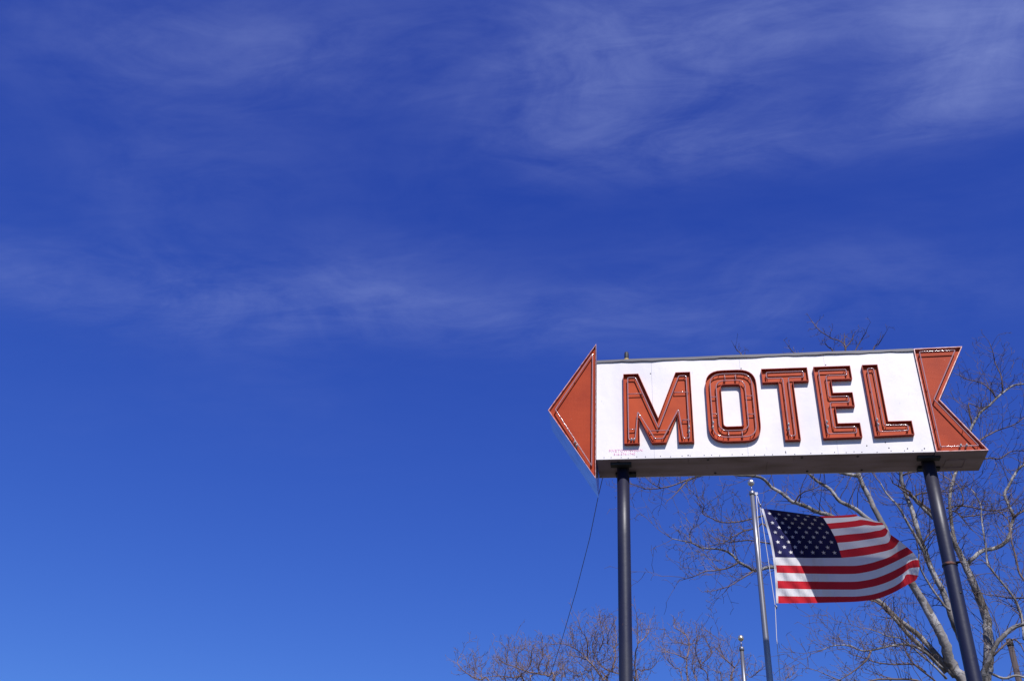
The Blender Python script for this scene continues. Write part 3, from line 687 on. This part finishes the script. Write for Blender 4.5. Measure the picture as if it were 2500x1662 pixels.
# limbs of the plane tree: points on the photograph, depth at the two ends, radius in pixels at the two ends, side-shoot settings
limbs = [
 ('A', [(2400, 1760), (2352, 1662), (2322, 1623), (2309, 1577), (2288, 1531), (2260, 1480), (2228, 1427), (2195, 1365), (2159, 1288), (2124, 1220), (2094, 1150), (2082, 1050), (2075, 950), (2064, 856)], 18.0, 17.2, 18, 2.0, .5, .55),
 ('A1', [(2064, 858), (2064, 845), (2052, 833), (2033, 827), (2018, 818), (2000, 806), (1983, 785)], 17.2, 17.0, 1.7, .9, .22, 0),
 ('A2', [(2064, 850), (2078, 832), (2085, 815)], 17.2, 17.1, 1.6, .8, .2, 0),
 ('A3', [(2090, 950), (2085, 870), (2103, 830), (2114, 812)], 17.3, 17.1, 2, .8, .3, .6),
 ('A4', [(2110, 950), (2131, 855), (2146, 838), (2156, 822)], 17.3, 17.1, 2, .8, .3, .6),
 ('A5', [(2060, 950), (2034, 860), (2022, 847), (2014, 838)], 17.3, 17.1, 2, .8, .3, .6),
 ('A6', [(2000, 950), (1960, 880), (1935, 858), (1925, 845)], 17.3, 17.1, 2, .8, .3, .5),
 ('A7', [(1850, 960), (1812, 870), (1800, 856), (1794, 846)], 17.3, 17.1, 1.6, .8, .35, .7),
 ('B', [(2160, 1292), (2124, 1271), (2090, 1243), (2051, 1223), (2028, 1195), (2000, 1177), (1973, 1154), (1940, 1110), (1920, 1050)], 17.35, 17.0, 6.5, 2, .40, .2),
 ('B1', [(2098, 1160), (2085, 1160), (2050, 1153), (2020, 1140)], 17.3, 17.0, 5.5, 3, .4, .1),
 ('C', [(2210, 1390), (2150, 1330), (2080, 1285), (2023, 1257), (1998, 1250), (1964, 1234), (1936, 1225), (1909, 1204), (1883, 1188), (1863, 1168), (1833, 1161), (1803, 1160), (1760, 1150), (1705, 1162)], 17.5, 16.6, 6.5, 2.4, .36, .35),
 ('C1', [(1728, 1156), (1705, 1162), (1675, 1172), (1644, 1184), (1613, 1191), (1579, 1193), (1554, 1185), (1538, 1180)], 16.6, 16.3, 2.4, .9, .26, 0),
 ('C2', [(1613, 1191), (1590, 1178), (1575, 1163)], 16.35, 16.2, 1.3, .7, .22, 0),
 ('C3', [(1940, 1226), (1955, 1205), (1985, 1193), (2008, 1185)], 16.9, 16.7, 2, .8, .3, .1),
 ('D', [(2330, 1650), (2295, 1607), (2237, 1545), (2191, 1510), (2145, 1466), (2080, 1432), (2010, 1410), (1940, 1395), (1889, 1384), (1854, 1390), (1840, 1392), (1824, 1382), (1803, 1371), (1787, 1353), (1767, 1343), (1746, 1339), (1715, 1337), (1687, 1324), (1666, 1320), (1640, 1314)], 18.0, 16.6, 7.5, 1.0, .34, .35),
 ('D0', [(2310, 1640), (2262, 1590), (2215, 1545), (2180, 1505)], 18.1, 17.7, 7, 4, .5, .2),
 ('D1', [(1840, 1394), (1807, 1414), (1780, 1430), (1750, 1440)], 16.9, 16.7, 2, .8, .26, 0),
 ('D2', [(1803, 1373), (1777, 1386), (1746, 1392), (1722, 1394), (1695, 1406), (1675, 1412)], 16.85, 16.6, 2.2, .8, .22, 0),
 ('D3', [(1960, 1400), (1910, 1340), (1866, 1280), (1848, 1288), (1817, 1296), (1795, 1306), (1771, 1322), (1745, 1330)], 17.0, 16.6, 2.6, .8, .22, .3),
 ('D4', [(1900, 1330), (1836, 1319), (1807, 1320), (1787, 1322), (1764, 1320), (1740, 1310)], 17.0, 16.7, 2, .8, .22, .2),
 ('D5', [(1960, 1260), (1900, 1258), (1866, 1258), (1832, 1267), (1797, 1274), (1762, 1274), (1734, 1263), (1715, 1252), (1719, 1235), (1703, 1212)], 17.1, 16.6, 2.6, .8, .24, .3),
 ('D6', [(1687, 1324), (1684, 1305), (1690, 1290), (1708, 1280)], 16.7, 16.6, 1.8, .7, .2, 0),
 ('E', [(2365, 1600), (2339, 1542), (2327, 1517), (2306, 1450), (2279, 1399), (2256, 1341), (2243, 1305), (2230, 1255), (2205, 1190), (2198, 1145), (2190, 1060)], 18.2, 17.8, 9, 4, .42, .2),
 ('E1', [(2300, 1440), (2279, 1399), (2250, 1335), (2215, 1275), (2192, 1235), (2165, 1205), (2150, 1180)], 18.0, 17.6, 5, 1.5, .36, .2),
 ('E2', [(2320, 1490), (2300, 1470), (2265, 1420), (2245, 1380), (2243, 1345)], 18.0, 17.8, 3.5, 1.5, .36, .1),
 ('E3', [(2290, 1275), (2263, 1248), (2240, 1225), (2225, 1210)], 18.0, 17.8, 5, 4, .4, .3),
 ('E4', [(2250, 1335), (2263, 1310), (2285, 1288), (2310, 1270)], 18.0, 17.8, 2.4, 1.2, .3, 0),
 ('E5', [(2228, 1215), (2245, 1205), (2285, 1200), (2320, 1200), (2332, 1193)], 17.9, 17.7, 2.2, 1, .26, 0),
 ('E6', [(2205, 1160), (2215, 1155), (2243, 1150), (2265, 1155), (2280, 1180)], 17.9, 17.7, 2.6, 1.6, .3, 0),
 ('G', [(2405, 1770), (2406, 1660), (2413, 1612), (2413, 1554), (2408, 1508), (2387, 1450), (2371, 1411), (2353, 1372), (2335, 1335), (2315, 1300), (2290, 1272)], 18.3, 18.0, 15.5, 5.5, .45, .25),
 ('G1', [(2335, 1335), (2325, 1290), (2318, 1230), (2325, 1180), (2345, 1120), (2360, 1075), (2372, 1043), (2383, 1022), (2394, 1006), (2416, 989), (2433, 972), (2448, 959), (2474, 941), (2500, 937)], 18.2, 18.6, 4.6, 2.0, .30, .3),
 ('G2', [(2361, 1382), (2365, 1372), (2378, 1360), (2399, 1344), (2436, 1335), (2455, 1322), (2464, 1308), (2468, 1285), (2474, 1261), (2468, 1245), (2456, 1219), (2453, 1203), (2463, 1185), (2474, 1164), (2488, 1143), (2515, 1125)], 18.3, 18.8, 5.5, 2.8, .36, .3),
 ('G3', [(2474, 1262), (2492, 1250), (2520, 1240)], 18.6, 18.6, 3.2, 2, .3, 0),
 ('G4', [(2433, 973), (2421, 955), (2405, 940), (2388, 932), (2361, 926), (2340, 915)], 18.5, 18.2, 2, .8, .2, 0),
 ('G5', [(2448, 956), (2446, 930), (2442, 912), (2429, 885), (2425, 863), (2416, 838)], 18.5, 18.3, 2, .8, .2, 0),
 ('G6', [(2374, 1040), (2366, 1000), (2366, 985), (2385, 992), (2400, 1000)], 18.4, 18.2, 1.8, .9, .22, 0),
 ('G7', [(2345, 1120), (2394, 1074), (2420, 1058), (2442, 1048), (2474, 1037), (2500, 1020)], 18.5, 18.5, 2.4, 1, .22, .1),
 ('G8', [(2350, 1140), (2407, 1119), (2440, 1119), (2468, 1102), (2500, 1099)], 18.5, 18.5, 2.2, 1, .24, .2),
 ('G9', [(2330, 1250), (2345, 1235), (2375, 1238), (2394, 1243), (2420, 1246), (2448, 1244)], 18.3, 18.3, 2.2, 1.2, .22, .1),
 ('Ga', [(2315, 1245), (2334, 1249), (2346, 1261), (2358, 1275), (2366, 1285)], 18.2, 18.1, 2, .9, .22, 0),
 ('Gb', [(2310, 1240), (2335, 1235), (2350, 1230), (2349, 1205), (2335, 1180), (2322, 1172)], 18.2, 18.1, 2.4, 1, .22, 0),
 ('Gc', [(2345, 1262), (2370, 1259), (2396, 1256), (2420, 1253), (2455, 1248)], 18.3, 18.4, 1.8, 1, .24, 0),
 ('H', [(2396, 1670), (2403, 1642), (2429, 1577), (2468, 1535), (2500, 1522), (2540, 1512)], 17.6, 17.0, 7, 4, .4, .2),
 ('H1', [(2500, 1560), (2496, 1515), (2486, 1480), (2468, 1448), (2417, 1385), (2410, 1369), (2406, 1330), (2400, 1295), (2396, 1258), (2394, 1232), (2379, 1204), (2371, 1195)], 17.4, 17.8, 3.6, 1.2, .30, .1),
 ('H2', [(2520, 1440), (2490, 1400), (2480, 1360), (2470, 1320), (2462, 1270), (2440, 1250)], 17.4, 17.8, 3, 1.2, .28, .1),
 ('H3', [(2545, 1500), (2508, 1462), (2470, 1460), (2440, 1455), (2412, 1452)], 17.3, 17.6, 2.4, 1, .26, .1),
 ('H4', [(2415, 1640), (2450, 1655), (2480, 1648), (2510, 1655)], 17.6, 17.6, 3.4, 2.4, .3, .1),
 ('H5', [(2425, 1600), (2440, 1585), (2470, 1560), (2490, 1570), (2500, 1590)], 17.8, 17.9, 3, 1.2, .26, .1),
 ('N', [(2300, 1630), (2265, 1596), (2237, 1579), (2209, 1572), (2168, 1577), (2126, 1587), (2099, 1586), (2075, 1575), (2036, 1575), (2006, 1586)], 17.8, 16.8, 4, 1, .24, .25),
 ('N1', [(2126, 1588), (2117, 1609), (2087, 1635), (2048, 1660)], 17.2, 16.9, 2.6, 1.2, .24, 0),
 ('P', [(2310, 1655), (2302, 1646), (2267, 1612), (2235, 1586), (2202, 1559), (2168, 1552), (2140, 1540)], 17.7, 17.2, 3.4, 1, .24, .3),
 ('Q', [(2260, 1640), (2232, 1621), (2184, 1621), (2140, 1616), (2108, 1605), (2082, 1598)], 17.6, 17.0, 2.6, .9, .22, .2),
 ('R', [(2300, 1690), (2281, 1660), (2237, 1625), (2216, 1598), (2208, 1575)], 17.6, 17.3, 2.8, 1, .26, .2),
 ('S', [(2310, 1690), (2237, 1660), (2191, 1657), (2145, 1657), (2121, 1662), (2080, 1668)], 17.6, 17.0, 3, 1.6, .24, .2),
]
BASE = at(2402, 1772, 18.15)
tree = thing('plane_tree', (BASE.x, BASE.y, 0), 'large bare tree with pale mottled limbs behind the sign and the striped flag', 'tree')
tk = MB(); nz = 9
p_, r_2 = smooth3([V((BASE.x+.12*math.sin(i*1.3), BASE.y+.1*math.cos(i), BASE.z*i/8-.15*(i == 0))) for i in range(9)], [.36*(1-.055*i)+(.16 if i == 0 else 0) for i in range(9)], 4)
p_.append(BASE+V((0, 0, .25))); r_2.append(.12)
tk.tube(p_, r_2, 18); tk.build('trunk', M['bark'], tree)
for nm, pp, ya, yb, ra, rb, sp_, t0 in limbs:
    n = len(pp); P_ = [at(x, y, ya+(yb-ya)*i/(n-1)+.06*math.sin(i*1.7+ya*9)) for i, (x, y) in enumerate(pp)]
    if nm in ('A', 'G'): P_.insert(0, BASE+V((0, 0, -.3)))
    n = len(P_)
    R_ = [(ra+(rb-ra)*(i/(n-1))**.85)*((p-EYE).dot(FWD))/FPX for i, p in enumerate(P_)]
    q_, rr_ = smooth3(P_, R_, 4, .09, T.rnd)
    lb = MB(); lb.tube(q_, rr_, 12 if ra > 5 else 7); lb.build('limb', M['bark'] if ra > 3.3 else M['twig'], tree)
    if ra > 2.1 and nm[0] != 'A': T.dress(q_, rr_, .42, (.6, 1.25), 2, min(t0, .3), .04)
    T.dress(q_, rr_, sp_*.25, (.10, .30) if nm[0] == 'A' and nm != 'A' else (.2, .72), 2, min(t0, .2) if ra < 9 else t0, .06)
o = T.tw.build('twigs', M['twig'], tree); o['kind'] = 'stuff'

def far_tree(seed, base_px, Y, label, traced, group):
    b0 = at(base_px, 1730, Y); t_ = Tree(seed, .0065); rn = t_.rnd
    root = thing('bare_tree', (b0.x, Y, 0), label, 'tree', group)
    fork = b0.z*.55; tr_ = MB()
    q_, rr_ = smooth3([V((b0.x, Y, -.1)), V((b0.x+.08, Y, fork*.5)), V((b0.x-.05, Y+.05, fork)), V((b0.x, Y, fork*1.35))], [.33, .22, .19, .11], 5)
    tr_.tube(q_, rr_, 14); tr_.build('trunk', M['bark'], root)
    for pp, link, ra in traced:
        dy = rn.uniform(-.9, .9); n = len(pp)
        P_ = [at(x, y, Y+dy*(i/(n-1))+.08*math.sin(i*2.1+x)) for i, (x, y) in enumerate(pp)]
        if link:
            a = V((b0.x+rn.uniform(-.1, .1), Y, fork*rn.uniform(.9, 1.3)))
            P_ = [a, a.lerp(P_[0], .5)+V((0, 0, -.25))] + P_
        n = len(P_); R_ = [(ra*(1-.72*(i/(n-1)))) for i in range(n)]
        if link: R_[0] = .075
        q_, rr_ = smooth3(P_, R_, 5, .25, rn)
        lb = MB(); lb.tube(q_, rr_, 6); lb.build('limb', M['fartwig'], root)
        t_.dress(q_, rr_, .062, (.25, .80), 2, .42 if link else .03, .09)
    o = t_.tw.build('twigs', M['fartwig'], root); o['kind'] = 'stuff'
    return root
GT = 'bare trees along the bottom edge'
def k2(*pts): return [(1080+x/4.067, 1440+y/4.067) for x, y in pts]
def k3(*pts): return [(1620+x/5.128, 1440+y/5.128) for x, y in pts]
TA = [(k2((1110, 900), (1050, 850), (930, 825), (820, 800), (720, 760), (600, 715), (540, 650)), 1, .035),
      (k2((1100, 890), (1120, 840), (1170, 790), (1230, 715)), 0, .022), (k2((960, 830), (960, 740), (1000, 650), (985, 580)), 0, .018),
      (k2((820, 800), (740, 720), (740, 640), (830, 570)), 0, .018), (k2((880, 930), (890, 850), (950, 825)), 1, .03),
      (k2((820, 930), (700, 870), (560, 850), (450, 860)), 1, .03), (k2((480, 930), (380, 890), (300, 860), (200, 790), (150, 720), (175, 650)), 1, .03),
      (k2((390, 885), (385, 800), (380, 720)), 0, .014), (k2((330, 870), (318, 800), (290, 750)), 0, .012),
      (k2((640, 720), (650, 620), (670, 560)), 0, .014), (k2((800, 900), (780, 840), (740, 780)), 0, .016), (k2((1010, 840), (1060, 700), (1040, 600)), 0, .016),
      (k2((900, 820), (870, 700), (900, 620)), 0, .016), (k2((640, 940), (600, 880), (520, 800), (500, 720)), 1, .025),
      (k2((1180, 920), (1220, 860), (1210, 780)), 1, .022), (k2((700, 940), (760, 860), (850, 780), (880, 720)), 0, .02)]
TB = [(k2((1640, 930), (1600, 890), (1530, 790), (1450, 700), (1380, 620), (1280, 560), (1190, 530), (1080, 540)), 1, .036),
      (k2((1420, 690), (1340, 655), (1250, 650)), 0, .018), (k2((1440, 690), (1440, 580), (1430, 480), (1380, 400), (1340, 270)), 0, .022),
      (k2((1800, 860), (1750, 830), (1640, 790), (1560, 730), (1520, 650), (1490, 580), (1510, 515)), 1, .030),
      (k2((1690, 800), (1710, 690), (1715, 600), (1680, 550), (1620, 525)), 0, .026), (k2((1680, 660), (1640, 695), (1590, 710)), 0, .014),
      (k2((1330, 590), (1300, 520), (1290, 440)), 0, .016), (k2((1560, 600), (1600, 480), (1580, 380), (1560, 270)), 0, .016),
      (k2((1640, 530), (1650, 430), (1690, 350)), 0, .016), (k2((1500, 900), (1440, 800), (1380, 740), (1330, 700)), 1, .024),
      (k2((1560, 900), (1640, 850), (1700, 750)), 1, .024), (k2((1400, 900), (1330, 830), (1250, 790)), 1, .022), (k2((1700, 620), (1730, 500), (1720, 400)), 0, .015),
      (k2((1480, 760), (1530, 560), (1500, 450)), 0, .016), (k2((1300, 930), (1380, 850), (1420, 780)), 1, .02)]
TC = [(k2((1925, 930), (1920, 890), (1915, 640), (1940, 540), (1940, 400), (1930, 280)), 1, .032), (k2((1940, 530), (2030, 450), (2060, 340)), 0, .02),
      (k2((1940, 880), (1990, 800), (2080, 770), (2140, 700)), 1, .026), (k3((300, 1160), (290, 900), (320, 700), (310, 620), (260, 540), (140, 470), (130, 410)), 1, .032),
      (k3((300, 680), (200, 660), (60, 660)), 0, .018), (k3((320, 680), (400, 660), (450, 600)), 0, .016), (k3((290, 860), (180, 810), (30, 760)), 0, .02),
      (k3((830, 1180), (850, 1110), (870, 1000), (950, 880)), 1, .03), (k3((890, 970), (760, 850), (640, 770)), 0, .02), (k3((560, 1150), (460, 960), (600, 800), (540, 630)), 1, .026),
      (k3((720, 1130), (660, 1040), (720, 930)), 1, .02), (k3((470, 950), (400, 760), (420, 560)), 0, .016), (k3((230, 1100), (130, 960), (0, 830)), 1, .024),
      (k3((960, 1150), (1100, 1090), (1200, 1000)), 1, .018), (k3((420, 1140), (360, 960), (380, 800)), 0, .018), (k3((780, 880), (700, 700), (690, 540)), 0, .015), (k3((1500, 1190), (1580, 1100), (1640, 1040)), 1, .014)]
far_tree(3, 1350, 29, 'low bare tree crown at the bottom edge, left of the left sign post', TA, GT)
far_tree(8, 1500, 30.5, 'rounded bare tree crown at the bottom edge, right behind the left sign post', TB, GT)
far_tree(21, 1690, 29.5, 'bare tree top at the bottom edge, between the left sign post and the short flagpole', TC, GT)

# ------------------------------------------------------------------ utility pole far right
b0 = at(2464, 1562, 44)
up_ = thing('utility_pole', (b0.x, 44, 0), 'brown wooden utility pole with a dark top, behind the branches at the lower right corner', 'utility pole')
p = MB(); p.tube([(b0.x, 44, 0), (b0.x, 44, b0.z*.5), (b0.x, 44, b0.z)], [.19, .15, .115], 16); p.build('pole', M['wood'], up_)
p = MB(); p.tube([(b0.x, 44, b0.z-.25), (b0.x, 44, b0.z+.02), (b0.x, 44, b0.z+.06)], [.135, .135, .06], 16); p.build('cap', M['bird'], up_)
